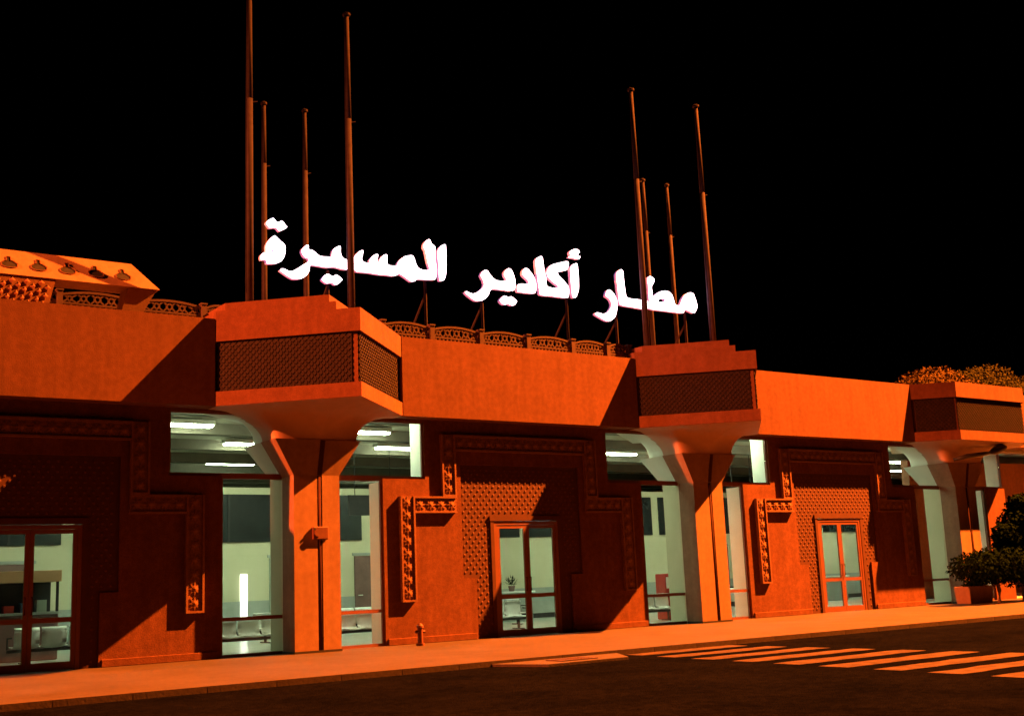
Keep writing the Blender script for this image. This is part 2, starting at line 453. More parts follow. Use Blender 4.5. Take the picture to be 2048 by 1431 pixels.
# ---- columns with flared heads and curved vaults
COLW, CF, CBK, ZC, ZF = 0.505, -0.10, 0.45, 3.49, 4.20
def column(a, plan_top):
    c = MB(); gx = a+.06
    c.box(a-COLW, gx-.055, CF, CF+.0795, 0, ZC); c.box(gx+.055, a+COLW, CF, CF+.0795, 0, ZC); c.box(a-COLW, a+COLW, CF+.08, CBK, 0, ZC)
    b = c.build('column', 'column', terminal)
    # flare: inverted frustum, runs through to the inside
    fx2, fy0, fy1 = .95, -.22, 1.38
    ym = WY+.08
    fr_ = (ym-CF)/(1.05-CF)
    q = [(a-COLW, CF), (a+COLW, CF), (a+COLW, 1.05), (a-COLW, 1.05)]
    t = [(a-fx2, fy0), (a+fx2, fy0), (a+fx2, fy1), (a-fx2, fy1)]
    for nm, ya, yb, yc_, yd, mt in (('column_flare', CF, ym, fy0, ym, 'column'), ('inner_flare', ym+.0005, 1.05, ym+.0005, fy1, 'lamp_white')):
        m = MB()
        m.v = [(a-COLW, ya, ZC), (a+COLW, ya, ZC), (a+COLW, yb, ZC), (a-COLW, yb, ZC), (a-fx2, yc_, ZF), (a+fx2, yc_, ZF), (a+fx2, yd, ZF), (a-fx2, yd, ZF)]
        m.f = [(0,1,5,4),(1,2,6,5),(2,3,7,6),(3,0,4,7),(3,2,1,0),(4,5,6,7)]; m.m = [0]*6
        m.build(nm, mt, b)
    ib = MB(); ib.box(a-COLW, a+COLW, CBK+.001, 1.05, 0, ZC); ib.build('inner_pier', 'hall_wall', b)
    # vault: from the flare rectangle out to the tower outline, quarter-ellipse section
    NA, NT = 128, 14
    v = MB()
    cx, cy = a, 0.0
    def ray_rect(th):
        dx, dy = math.cos(th), math.sin(th)
        ay = (fy1-.04) if dy > 0 else (-fy0-.02)
        return (abs(dx/(fx2-.03))**5 + abs(dy/ay)**5)**(-.2)
    def ray_poly(th):
        d = Vector((math.cos(th), math.sin(th))); best = 1e9
        for i in range(len(plan_top)):
            p = Vector(plan_top[i]) - Vector((cx, cy)); q2 = Vector(plan_top[(i+1) % len(plan_top)]) - Vector((cx, cy)); e = q2-p
            den = d.x*e.y - d.y*e.x
            if abs(den) < 1e-9: continue
            s = (p.x*e.y - p.y*e.x)/den; u = (p.x*d.y - p.y*d.x)/den
            if s > 0 and -1e-6 <= u <= 1+1e-6: best = min(best, s)
        return best
    for i in range(NA):
        th = 2*math.pi*(i+.0)/NA
        rb, rt = ray_rect(th), ray_poly(th)
        for j in range(NT+1):
            t_ = math.pi/2*j/NT
            r = rb + (rt-rb)*(1-math.cos(t_)); z = ZF + (ZB-.004-ZF)*math.sin(t_)
            v.v.append((cx+r*math.cos(th), cy+r*math.sin(th), z))
    for i in range(NA):
        for j in range(NT):
            p = i*(NT+1)+j; q2 = ((i+1) % NA)*(NT+1)+j
            v.f.append((p, q2, q2+1, p+1)); v.m.append(1 if v.v[p][1]+v.v[q2][1] > 2*(WY+.1) else 0)
    v.build('vault', ['soffit', 'lamp_white'], b, smooth=True)
    MB().box(a-COLW-.012, a+COLW+.012, CF-.012, CBK-.02, 0, .045).build('skirting', 'black', b)
    # rain pipe down the front
    px = a+.06
    MB().tube([(px, CF+.035, ZC-.03), (px, CF+.035, .03)], .042, 10).build('downpipe', 'pipe', b, smooth=True)
    MB().bar((px+.03, -.222, 4.19), (px, CF-.006, ZC+.005), .10, .012, up=(0,-1,.17)).build('flare_channel', 'pipe', b)
    for z in (3.0, 1.0, .25):
        MB().box(px-.055, px+.055, CF+.01, CF+.025, z, z+.04).build('pipe_clip', 'pipe', b)
    return b
column(A[0], diamond(A[0], HD)[:3] + [(A[0]+HD, .95), (A[0], 2.7), (A[0]-HD, .95)])
c1 = column(A[1], diamond(A[1], HD)[:3] + [(A[1]+HD, .95), (A[1], 2.7), (A[1]-HD, .95)])
c2 = column(A[2], diamond(A[2], HD)[:3] + [(A[2]+HD, .95), (A[2], 2.7), (A[2]-HD, .95)])
c3 = column(A[3], [(x0, 0), (fx, fy), (gx, fy), (x1, 0), (x1, .95), (A[3]+.3, 2.7), (x0, .95)])
bx = MB(); bx.box(A[1]-.12, A[1]+.22, CF-.06, CF, 2.20, 2.46)
ab = bx.build('alarm_box', 'box', c1, bevel=.02)
tag(ab, 'reddish alarm box fixed over the downpipe')
MB().tube([(A[1]-.02, CF-.06, 2.33), (A[1]-.02, CF-.085, 2.33)], .07, 12).build('alarm_bell', 'box', ab)
MB().tube([(A[1]-.09, CF-.061, 2.41), (A[1]-.09, CF-.08, 2.41)], .025, 8).build('alarm_knob', 'black', ab)

# ---- glazing of the T-shaped openings
for i, a in enumerate(A):
    gy = WY+.08
    wf = MB()
    fr = .045
    wf.box(a-BU, a+BU, gy-.03, gy+.03, BZ, BZ+.06)
    wf.box(a-BU, a-BU+fr, gy-.03, gy+.03, BZ+.06, BTOP); wf.box(a+BU-fr, a+BU, gy-.03, gy+.03, BZ+.06, BTOP)
    wf.box(a-BU+fr, a+BU-fr, gy-.03, gy+.03, BTOP-.03, BTOP)
    for sx in (-1, 1):
        xa, xb = sorted((a+sx*(COLW+.0), a+sx*BL))
        wf.box(xa, xb, gy-.03, gy+.03, 0, .06); wf.box(xa, xb, gy-.03, gy+.03, BZ-.05, BZ)
        e0, e1 = sorted((a+sx*BL, a+sx*(BL-fr)))
        wf.box(e0, e1, gy-.03, gy+.03, .06, BZ-.05)
    win = wf.build('window', 'frame', terminal)
    for sx in (-1, 1):
        xa, xb = sorted((a+sx*(COLW+.002), a+sx*(BL-fr-.002)))
        MB().box(xa, xb, gy-.035, gy+.035, .69, .76).build('window_rail', 'frame', win)
        MB().box(xa, xb, gy-.004, gy+.004, .06, .69).build('pane', 'glass', win)
        MB().box(xa, xb, gy-.004, gy+.004, .76, BZ-.05).build('pane', 'glass', win)
        xa, xb = sorted((a+sx*(.62), a+sx*(BU-fr-.002)))
        MB().box(xa, xb, gy-.004, gy+.004, BZ+.06, BTOP-.03).build('pane', 'glass', win)
    # pale inner cheeks of the opening
    for sx in (1,):
        xa, xb = sorted((a+sx*(BU-.004), a+sx*(BU+.06)))
        MB().box(a+sx*(BU+.001)-.0, a+sx*(BU+.001)+.05, WY+.162, WY+.62, BZ-.05, ZB).build('inner_cheek', 'lamp_white', win)
        MB().box(a+sx*(BL+.001), a+sx*(BL+.001)+.05, WY+.162, WY+.62, 0, BZ-.06).build('inner_cheek', 'lamp_white', win)

# ---- portals: recessed studded plate, double door, carved stepped frame
mot = MB()                                       # one carved motif: an eight-pointed star with a raised heart
for k in range(8):
    a0 = 2*math.pi*k/8; a1_ = a0+math.pi/8; a2_ = a0-math.pi/8; ro, ri = .135, .06
    tip = (ro*math.cos(a0), -.012, ro*math.sin(a0)); v1 = (ri*math.cos(a1_), -.02, ri*math.sin(a1_)); v2 = (ri*math.cos(a2_), -.02, ri*math.sin(a2_))
    mot.face([tip, v1, v2]); mot.face([v1, v2, (0, -.036, 0)][::-1])
    b1 = (ri*math.cos(a1_), 0, ri*math.sin(a1_)); b2 = (ri*math.cos(a2_), 0, ri*math.sin(a2_)); bt = (ro*math.cos(a0), 0, ro*math.sin(a0))
    mot.face([tip, bt, b1, v1]); mot.face([tip, v2, b2, bt])
mot_me = mot.mesh('carved_motif', 'band')
stud_n = 6
for pi_, c in enumerate(PC):
    ry = WY+.045
    dcx = c+.10; DW, DH = .86, 2.52
    pl = cells(MB(), [c-PW1-.1, dcx-DW-.06, dcx+DW+.06, c+PW1+.1], [0, DH+.07, PZ2+.1], lambda x, z: abs(x-dcx) < DW+.05 and z < DH+.06, ry, ry+.055).build('portal_plate', 'portal', terminal)
    st = MB(); r = 0; z = .12
    while z < PZ2-.05:
        hw = (PW2 if z < PZ1+.03 else PW1)-.07
        x = c-hw + (0.08 if r % 2 else 0.0)
        while x < c+hw:
            if not (abs(x-dcx) < DW+.17 and z < DH+.2):
                q = .032
                n0 = len(st.v)
                for k in range(stud_n):
                    aa = 2*math.pi*k/stud_n
                    st.v.append((x+q*math.cos(aa), ry-.001, z+q*math.sin(aa)))
                for k in range(stud_n):
                    aa = 2*math.pi*k/stud_n
                    st.v.append((x+q*.6*math.cos(aa), ry-.012, z+q*.6*math.sin(aa)))
                for k in range(stud_n):
                    st.f.append((n0+k, n0+(k+1) % stud_n, n0+stud_n+(k+1) % stud_n, n0+stud_n+k)); st.m.append(0)
                st.f.append(tuple(n0+stud_n+k for k in range(stud_n))); st.m.append(0)
            x += .165
        z += .095; r += 1
    tag(st.build('stud_relief', 'portal_stud', pl), kind='stuff')
    # door surround moulding
    sr = MB(); e = .05
    sr.box(dcx-DW-.14, dcx-DW-.05, ry-.03, ry-.001, 0, DH+.06); sr.box(dcx+DW+.05, dcx+DW+.14, ry-.03, ry-.001, 0, DH+.06)
    sr.box(dcx-DW-.16, dcx+DW+.16, ry-.04, ry-.001, DH+.06, DH+.17)
    sr.build('door_surround', 'portal', pl)
    # double door
    d = MB(); y0, y1 = ry-.02, ry+.05
    d.box(dcx-DW-.049, dcx-DW+.03, y0, y1, 0, DH+.05); d.box(dcx+DW-.03, dcx+DW+.049, y0, y1, 0, DH+.05); d.box(dcx-DW+.03, dcx+DW-.03, y0, y1, DH-.03, DH+.05)
    door = d.build('door', 'frame', terminal)
    for sx in (-1, 1):
        xa, xb = sorted((dcx+sx*.004, dcx+sx*(DW-.032)))
        l = MB(); yl0, yl1 = ry-.01, ry+.035; s = .075
        l.box(xa, xa+s, yl0, yl1, .01, DH-.035); l.box(xb-s, xb, yl0, yl1, .01, DH-.035)
        l.box(xa+s, xb-s, yl0, yl1, .01, .15); l.box(xa+s, xb-s, yl0, yl1, DH-.11, DH-.035); l.box(xa+s, xb-s, yl0, yl1, .84, .93)
        l.build('door_leaf', 'frame', door)
        MB().box(xa+s, xb-s, ry+.01, ry+.018, .15, .84).build('pane', 'glass', door)
        MB().box(xa+s, xb-s, ry+.01, ry+.018, .93, DH-.11).build('pane', 'glass', door)
        hx = dcx+sx*.06
        MB().tube([(hx, ry-.011, 1.0), (hx, ry-.05, 1.0), (hx, ry-.05, 1.3), (hx, ry-.011, 1.3)], .011, 8).build('handle', 'pipe', door)
    # carved stepped frame around the portal
    bw = .36; F0, F1, F2 = WY-.001, WY-.055, WY-.095
    ex1, ex2 = 3.28, 2.20       # outer half widths, lower and upper part
    zlo, zmid, ztop = .88, 3.12, 4.50
    runs = []
    for sx in (-1, 1):
        runs.append(('v', sorted((c+sx*ex1, c+sx*(ex1-bw))), (zlo, zmid)))
        runs.append(('h', sorted((c+sx*(ex1-bw), c+sx*(ex2-bw))), (zmid-bw, zmid)))
        runs.append(('v', sorted((c+sx*ex2, c+sx*(ex2-bw))), (zmid, ztop)))
    runs.append(('h', (c-ex2+bw, c+ex2-bw), (ztop-bw, ztop)))
    fb = MB()
    for kind, (xa, xb), (za, zb_) in runs:
        fb.box(xa, xb, F1, F0, za, zb_)
    frame = fb.build('portal_frame', 'band', terminal)
    rl = MB(); rw = .04
    for kind, (xa, xb), (za, zb_) in runs:
        if kind == 'v':
            rl.box(xa, xa+rw, F2, F1-.0005, za, zb_); rl.box(xb-rw, xb, F2, F1-.0005, za, zb_)
            rl.box(xa+rw, xb-rw, F2, F1-.0005, za, za+rw)
        else:
            rl.box(xa, xb, F2, F1-.0005, za, za+rw); rl.box(xa, xb, F2, F1-.0005, zb_-rw, zb_)
    rl.build('edge_rail', 'band', frame)
    if c < 6: vis = lambda xx: xx > 4.5
    else: vis = lambda xx: True
    for kind, (xa, xb), (za, zb_) in runs:
        if kind == 'v':
            n = max(1, round((zb_-za-.04)/.27)); 
            for k in range(n):
                if vis(xa): put('carved_motif', mot_me, ((xa+xb)/2, F1-.0005, za+.04+(zb_-za-.04)*(k+.5)/n), frame)
        else:
            n = max(1, round((xb-xa)/.27))
            for k in range(n):
                xx = xa+(xb-xa)*(k+.5)/n
                if vis(xx): put('carved_motif', mot_me, (xx, F1-.0005, (za+zb_)/2), frame)

# ================================================================== ROOF FURNITURE
def lattice_panel(mb, x0, x1, y, z0, h):
    """Cast balustrade panel: bottom rail, arched top rail and interlaced rings with struts."""
    t = .05; n = 10
    def top(x):
        u = (x-(x0+x1)/2)/((x1-x0)/2)
        return z0+h*(.80+.20*(1-u*u))
    mb.box(x0, x1, y-t/2, y+t/2, z0+.02, z0+.055); mb.box(x0, x1, y-t/2, y+t/2, z0+.11, z0+.145)
    k = 12
    for i in range(k):
        xx = x0+(x1-x0)*(i+.5)/k
        mb.box(xx-.02, xx+.02, y-t/2+.004, y+t/2-.004, z0+.055, z0+.11)
    for i in range(n):
        xa, xb = x0+(x1-x0)*i/n, x0+(x1-x0)*(i+1)/n
        mb.bar((xa, y, top(xa)-.02), (xb, y, top(xb)-.02), t+.01, .045)
    # hexagonal strapwork: a row of rings tied with diagonal bars
    m = 5
    for i in range(m):
        cx = x0+(x1-x0)*(i+.5)/m; zt_ = top(cx)-.04; zb_ = z0+.145; cz = (zt_+zb_)/2; r = min((zt_-zb_)*.30, .095)
        for k in range(6):
            a0, a1 = math.pi/3*k+math.pi/6, math.pi/3*(k+1)+math.pi/6
            mb.bar((cx+r*math.cos(a0), y, cz+r*math.sin(a0)), (cx+r*math.cos(a1), y, cz+r*math.sin(a1)), t-.008, .032)
        for sx in (-1, 1):
            for sz in (-1, 1):
                ez = zt_ if sz > 0 else zb_
                mb.bar((cx+sx*r*.87, y, cz+sz*r*.5), (cx+sx*(x1-x0)/m*.5, y, ez), t-.012, .03)
        mb.bar((cx, y, cz+r), (cx, y, zt_+.01), t-.012, .03); mb.bar((cx, y, cz-r), (cx, y, zb_-.01), t-.012, .03)

def balustrade(posts, y, z0, h, label, extra=None):
    b = empty('balustrade', ((posts[0]+posts[-1])/2, y, z0)); tag(b, label, 'balustrade')
    for p in posts:
        m = MB(); m.box(p-.055, p+.055, y-.06, y+.06, 6.3, z0+h*.92); m.box(p-.07, p+.07, y-.075, y+.075, z0+h*.92, z0+h)
        m.build('post', 'lattice', b)
    for p, q in zip(posts, posts[1:]):
        m = MB(); lattice_panel(m, p+.056, q-.056, y, z0, h)
        m.build('lattice_panel', 'lattice', b)
    return b
balustrade([12.35, 13.60, 14.93, 16.27, 17.61, 18.72, 19.42], .30, ZT+.0, .41, 'pierced cast balustrade on the roof edge below the lit letters')
balustrade([4.4, 5.95, 7.45, 8.93, 9.6], 2.0, 6.95, .40, 'dark pierced balustrade on the roof left of the flagpoles')

# roof lantern at the far left
lan = empty('roof_lantern', (4.0, 3.5, 6.3)); tag(lan, 'hipped orange roof lantern with a row of keyhole vents at far left', 'lantern')
def frustum(mb, r0, z0, r1, z1):
    n = len(mb.v)
    for (xa, xb, ya, yb), z in ((r0, z0), (r1, z1)):
        mb.v += [(xa, ya, z), (xb, ya, z), (xb, yb, z), (xa, yb, z)]
    for q in ((0,1,5,4),(1,2,6,5),(2,3,7,6),(3,0,4,7),(3,2,1,0),(4,5,6,7)):
        mb.f.append(tuple(n+i for i in q)); mb.m.append(0)
f = MB(); frustum(f, (-3, 7.55, .70, 1.34), 7.21, (-3, 7.10, 1.12, 1.33), 7.79); f.build('lantern_cap', 'column', lan)
f = MB(); frustum(f, (6.75, 7.05, .95, 1.25), 6.3, (6.95, 7.50, .75, 1.30), 7.207); f.build('lantern_bracket', 'column', lan)
f = MB(); frustum(f, (-3, 5.36, .72, 1.3), 6.3, (-3, 5.56, .72, 1.3), 7.207); f.build('lantern_base', 'band', lan)
st = MB()
for i in range(30):
    for k in range(7):
        xx = 5.3-.26*i+(.13 if k % 2 else 0)-.02*(6-k); t_ = .36+.095*k; q = .07
        yy = .717; zz = 6.3+.86*t_
        cpt = Vector((xx, yy, zz))
        for d1, d2 in (((q,0,0),(0,0,q)),((0,0,q),(-q,0,0)),((-q,0,0),(0,0,-q)),((0,0,-q),(q,0,0))):
            st.face([cpt+Vector(d1), cpt+Vector(d2), cpt+Vector((0,-.06,0))])
tag(st.build('carved_relief', 'band', lan), kind='stuff')
sl = Vector((0, .42, .58)).normalized()
for i in range(7):
    k = MB(); cx = 6.87-.53*i; base = Vector((cx, .70, 7.21)) + sl*.22
    nrm = Vector((0, -.58, .42)).normalized()
    pts = [(px_*1.35, pz_*1.35) for px_, pz_ in [(-.10, 0), (-.11, .06), (-.06, .11), (-.028, .12), (-.028, .2), (.028, .2), (.028, .12), (.06, .11), (.11, .06), (.10, 0), (.05, -.03), (-.05, -.03)]]
    P0 = [base + Vector((px, 0, 0)) + sl*pz + nrm*.004 for px, pz in pts]
    k.face(P0)
    k.build('keyhole_vent', 'black', lan)
    # raised rim
    rim = MB()
    for q in range(len(pts)):
        rim.bar(P0[q]+nrm*.01, P0[(q+1) % len(pts)]+nrm*.01, .012, .015, up=nrm)
    rim.build('vent_rim', 'plaster', lan)

# flagpoles on the towers
poles = [
    (9.17, .05, 13.85, .082, 'tall bare flagpole at the left edge of the lit sign, nearest the camera'),
    (11.47, .05, 13.88, .082, 'tall bare flagpole crossing the first lit word of the sign'),
    (10.98, 3.5, 12.94, .07, 'dim rear flagpole behind the two dots at the left end of the sign'),
    (12.06, 3.5, 12.97, .07, 'dim rear flagpole second from the left end of the sign, behind the letters'),
    (19.83, .05, 13.88, .082, 'tall flagpole passing in front of the right-hand lit word'),
    (22.18, .05, 13.90, .082, 'rightmost tall flagpole, just past the end of the lit sign'),
    (23.19, 3.5, 13.00, .07, 'rear flagpole hidden close behind the tall pole of the right-hand word'),
    (24.16, 3.5, 13.00, .07, 'shorter rear flagpole between the two tall poles at right'),
]
for x, y, zt_, r, lab in poles:
    z0 = 6.86 if y < 1 else 6.3
    p = empty('flagpole', (x, y, z0)); tag(p, lab, 'flagpole', 'flagpoles on the two towers')
    zj = 11.35
    MB().tube([(x, y, z0), (x, y, z0+2.5), (x, y, zj)], [r, r*.94, r*.84], 14).build('lower_tube', 'metal', p, smooth=True)
    MB().tube([(x, y, zj+.0005), (x, y, zt_-.08)], [r*.835, r*.62], 14).build('upper_tube', 'metal', p, smooth=True)
    MB().tube([(x+r*.7, y, zj-.06), (x+r*2.2, y, zj-.03)], .012, 6).build('cleat', 'metal', p)
    MB().tube([(x-r*1.05, y-.02, z0+.3), (x-r*1.02, y-.02, (z0+zt_)/2), (x-r*.8, y-.02, zt_-.1)], .007, 5).build('halyard', 'metal', p)
    MB().tube([(x, y, zt_-.08), (x, y, zt_-.03), (x, y, zt_)], [r*1.1, r*1.1, r*.4], 12).build('finial', 'metal', p)
    MB().tube([(x, y, z0), (x, y, z0+.05)], [r*2, r*2], 12).build('base_plate', 'metal', p)

# ---- the lit sign: free-standing letters on posts
LET = {
'teh_dots':[(9.73,8.87),(9.8,8.96),(9.91,9.02),(9.96,8.99),(10.01,8.94),(10.09,8.98),(10.15,8.97),(10.2,8.91),(10.25,8.85),(10.21,8.8),(10.13,8.75),(10.05,8.71),(10.01,8.74),(9.97,8.78),(9.83,8.75),(9.78,8.8)],
'teh':[(9.94,8.64),(10.0,8.61),(10.1,8.53),(10.19,8.46),(10.21,8.38),(10.2,8.26),(10.16,8.14),(10.1,8.06),(9.99,8.0),(9.85,7.97),(9.75,7.97),(9.73,8.04),(9.68,8.04),(9.64,8.02),(9.61,8.07),(9.61,8.14),(9.66,8.21),(9.71,8.24),(9.73,8.23),(9.73,8.36),(9.76,8.45),(9.85,8.57)],
'teh_hole':[(9.82,8.25),(9.85,8.28),(9.89,8.34),(9.92,8.31),(9.98,8.24),(9.88,8.24)],
'reh_yeh':[(10.04,7.87),(10.09,7.93),(10.14,7.94),(10.27,7.9),(10.32,7.9),(10.46,7.98),(10.61,8.09),(10.71,8.16),(10.7,8.2),(10.64,8.21),(10.59,8.25),(10.54,8.35),(10.56,8.41),(10.63,8.49),(10.68,8.53),(10.74,8.52),(10.75,8.43),(10.79,8.44),(10.86,8.41),(10.93,8.36),(11.01,8.32),(11.22,8.33),(11.26,8.34),(11.27,8.42),(11.31,8.51),(11.4,8.58),(11.47,8.61),(11.51,8.59),(11.51,8.46),(11.53,8.38),(11.59,8.33),(11.71,8.31),(11.74,8.28),(11.74,8.1),(11.63,8.06),(11.51,8.06),(11.36,8.08),(11.13,8.05),(10.92,8.06),(10.83,8.06),(10.77,8.05),(10.76,7.95),(10.7,7.84),(10.62,7.77),(10.52,7.72),(10.36,7.7),(10.25,7.74),(10.14,7.8)],
'yeh_dots':[(11.01,7.78),(11.08,7.89),(11.16,7.94),(11.23,7.93),(11.29,7.9),(11.37,7.95),(11.45,7.92),(11.54,7.84),(11.48,7.76),(11.39,7.69),(11.32,7.69),(11.27,7.72),(11.15,7.69),(11.08,7.72)],
'seen_meem_lam':[(11.78,8.16),(11.77,8.24),(11.8,8.37),(11.85,8.45),(11.93,8.53),(12.01,8.58),(12.07,8.57),(12.06,8.49),(12.03,8.37),(12.06,8.32),(12.19,8.31),(12.19,8.37),(12.25,8.45),(12.33,8.52),(12.4,8.54),(12.44,8.52),(12.43,8.44),(12.42,8.36),(12.46,8.43),(12.52,8.51),(12.61,8.56),(12.66,8.56),(12.68,8.48),(12.67,8.35),(12.7,8.32),(12.88,8.33),(12.92,8.41),(12.99,8.49),(13.11,8.58),(13.25,8.62),(13.33,8.62),(13.38,8.55),(13.41,8.44),(13.47,8.35),(13.56,8.32),(13.73,8.33),(13.71,8.45),(13.67,8.63),(13.64,8.77),(13.6,8.83),(13.61,8.92),(13.67,9.01),(13.76,9.07),(13.81,9.05),(13.85,8.97),(13.94,8.91),(13.94,8.79),(13.94,8.59),(13.97,8.33),(13.94,8.15),(13.9,8.09),(13.76,8.07),(13.41,8.04),(13.38,8.0),(13.26,7.97),(13.21,7.99),(13.1,8.05),(12.95,8.12),(12.92,8.09),(12.8,8.05),(12.66,8.05),(12.42,8.04),(12.15,8.05),(11.88,8.04),(11.81,8.08)],
'alef':[(14.01,8.87),(14.08,8.95),(14.17,9.0),(14.23,8.99),(14.24,8.83),(14.23,8.44),(14.21,8.24),(14.15,8.11),(14.02,8.07),(13.99,8.18),(13.99,8.41),(13.97,8.67),(13.98,8.8)],
'reh_yeh_b':[(14.68,7.89),(14.76,7.94),(14.85,7.91),(14.94,7.9),(15.07,7.96),(15.2,8.07),(15.24,8.15),(15.21,8.25),(15.15,8.35),(15.19,8.44),(15.26,8.5),(15.33,8.52),(15.39,8.5),(15.45,8.42),(15.54,8.34),(15.63,8.3),(15.86,8.31),(15.89,8.34),(15.84,8.42),(15.83,8.48),(15.89,8.58),(15.98,8.64),(16.07,8.62),(16.14,8.5),(16.18,8.37),(16.18,8.21),(16.14,8.09),(16.02,8.05),(15.77,8.05),(15.51,8.04),(15.44,8.01),(15.39,7.9),(15.29,7.79),(15.17,7.72),(15.0,7.7),(14.86,7.76)],
'yeh_dots_b':[(15.67,7.8),(15.75,7.9),(15.84,7.95),(15.94,7.92),(16.04,7.95),(16.13,7.9),(16.21,7.83),(16.12,7.71),(16.02,7.69),(15.93,7.72),(15.83,7.69),(15.74,7.71)],
'dal':[(16.21,8.23),(16.27,8.28),(16.37,8.3),(16.55,8.32),(16.53,8.38),(16.43,8.45),(16.38,8.5),(16.39,8.61),(16.45,8.69),(16.53,8.71),(16.6,8.67),(16.72,8.55),(16.79,8.41),(16.81,8.28),(16.79,8.14),(16.74,8.07),(16.59,8.05),(16.35,8.05),(16.21,8.06)],
'kaf_alef':[(16.79,8.91),(16.84,9.0),(16.99,9.07),(17.04,9.02),(17.06,8.91),(17.08,8.68),(17.13,8.48),(17.13,8.33),(17.23,8.3),(17.45,8.32),(17.33,8.4),(17.22,8.47),(17.14,8.55),(17.12,8.65),(17.18,8.79),(17.28,8.88),(17.51,8.96),(17.74,9.03),(17.85,9.02),(17.84,8.9),(17.79,8.79),(17.64,8.73),(17.49,8.69),(17.53,8.62),(17.67,8.51),(17.79,8.4),(17.82,8.32),(17.81,8.17),(17.77,8.07),(17.56,8.05),(17.23,8.05),(16.89,8.05),(16.86,8.18),(16.83,8.41),(16.8,8.71)],
'alef_b':[(17.86,8.84),(17.93,8.95),(18.03,9.01),(18.12,9.01),(18.14,8.89),(18.15,8.63),(18.13,8.32),(18.06,8.16),(18.0,8.09),(17.9,8.09),(17.87,8.26),(17.86,8.56)],
'hamza':[(17.86,9.25),(17.92,9.33),(18.06,9.39),(18.19,9.38),(18.23,9.29),(18.16,9.24),(18.23,9.22),(18.22,9.14),(18.15,9.1),(18.02,9.11),(17.83,9.12),(17.86,9.17),(17.89,9.18)],
'reh_b':[(18.57,7.74),(18.63,7.8),(18.73,7.81),(18.87,7.79),(19.01,7.85),(19.13,7.99),(19.15,8.07),(19.09,8.18),(18.97,8.24),(18.98,8.33),(19.02,8.41),(19.1,8.45),(19.18,8.43),(19.29,8.33),(19.36,8.2),(19.38,8.06),(19.34,7.89),(19.27,7.72),(19.14,7.62),(19.05,7.58),(18.93,7.59),(18.76,7.65)],
'alef_c':[(19.36,8.88),(19.44,8.98),(19.56,9.04),(19.63,9.0),(19.64,8.79),(19.66,8.54),(19.69,8.32),(19.78,8.29),(20.02,8.29),(20.24,8.29),(20.43,8.27),(20.42,8.05),(20.18,8.02),(19.88,8.03),(19.43,8.06),(19.4,8.23),(19.38,8.55)],
'tah_meem':[(20.44,8.91),(20.55,8.97),(20.65,8.94),(20.71,8.87),(20.66,8.76),(20.59,8.67),(20.6,8.55),(20.61,8.44),(20.73,8.52),(20.88,8.59),(21.06,8.63),(21.2,8.61),(21.3,8.54),(21.35,8.4),(21.4,8.28),(21.53,8.28),(21.61,8.43),(21.72,8.56),(21.86,8.65),(21.97,8.68),(22.08,8.66),(22.15,8.52),(22.2,8.34),(22.18,8.23),(22.07,8.09),(21.94,8.1),(21.73,8.15),(21.66,8.05),(21.48,8.04),(20.9,8.04),(20.45,8.05),(20.44,8.18),(20.44,8.4),(20.44,8.66)],
'tah_hole':[(20.79,8.31),(20.9,8.37),(21.01,8.35),(20.9,8.3)],
}
SY = 0.6
sign = empty('letter_sign', (15.8, SY, 6.3))
tag(sign, 'white lit Arabic letters standing along the roof edge', 'sign')
def letter(name, outline, hole=None):
    cu = bpy.data.curves.new(name, 'CURVE'); cu.dimensions = '2D'; cu.fill_mode = 'BOTH'; cu.extrude = .05; cu.offset = -.02
    for pts in [outline] + ([hole] if hole else []):
        sp = cu.splines.new('BEZIER'); sp.bezier_points.add(len(pts)-1); sp.use_cyclic_u = True
        n = len(pts)
        for i, (x, z) in enumerate(pts):
            b = sp.bezier_points[i]; b.co = (x, z, 0)
            pv = Vector(pts[i-1]); nx = Vector(pts[(i+1) % n]); pc = Vector((x, z))
            d = (nx-pv); 
            if d.length > 1e-6: d.normalize()
            la, lb = (pc-pv).length*.22, (nx-pc).length*.22
            b.handle_left_type = b.handle_right_type = 'FREE'
            b.handle_left = (x-d.x*la, z-d.y*la, 0); b.handle_right = (x+d.x*lb, z+d.y*lb, 0)
        sp.resolution_u = 3
    tmp = bpy.data.objects.new(name, cu); col.objects.link(tmp)
    dg = bpy.context.evaluated_depsgraph_get(); dg.update()
    me = bpy.data.meshes.new_from_object(tmp.evaluated_get(dg))
    bpy.data.objects.remove(tmp, do_unlink=True)
    for v in me.vertices: v.co = (v.co.x, SY-v.co.z, v.co.y)
    ctr = sum((v.co for v in me.vertices), Vector())/len(me.vertices)
    me.materials.clear(); me.materials.append(MT['letter']); me.materials.append(MT['letter_side'])
    me.update()
    for pg in me.polygons: pg.material_index = 0 if pg.normal.y < -.5 else 1
    o = bpy.data.objects.new('letter', me); col.objects.link(o); adopt(o, sign)
    return o
for nm, pts in LET.items():
    if nm.endswith('hole'): continue
    letter(nm, pts, LET.get({'teh': 'teh_hole', 'tah_meem': 'tah_hole'}.get(nm, ''), None))
for x, zt_ in ((11.25, 8.05), (13.72, 8.1), (15.28, 8.0), (17.83, 8.1), (19.42, 8.0), (21.85, 8.15)):
    MB().tube([(x, SY+.11, 6.3), (x, SY+.11, zt_)], .035, 8).build('support_post', 'metal', sign)
    MB().tube([(x, SY+.13, zt_-.35), (x, SY+1.5, 6.3)], .025, 8).build('brace', 'metal', sign)
for x0_, x1_, z in ((10.9, 13.95, 8.13), (15.7, 18.0, 8.13), (20.0, 21.7, 8.13)):
    MB().box(x0_, x1_, SY+.065, SY+.10, z-.02, z+.02).build('letter_rail', 'metal', sign)

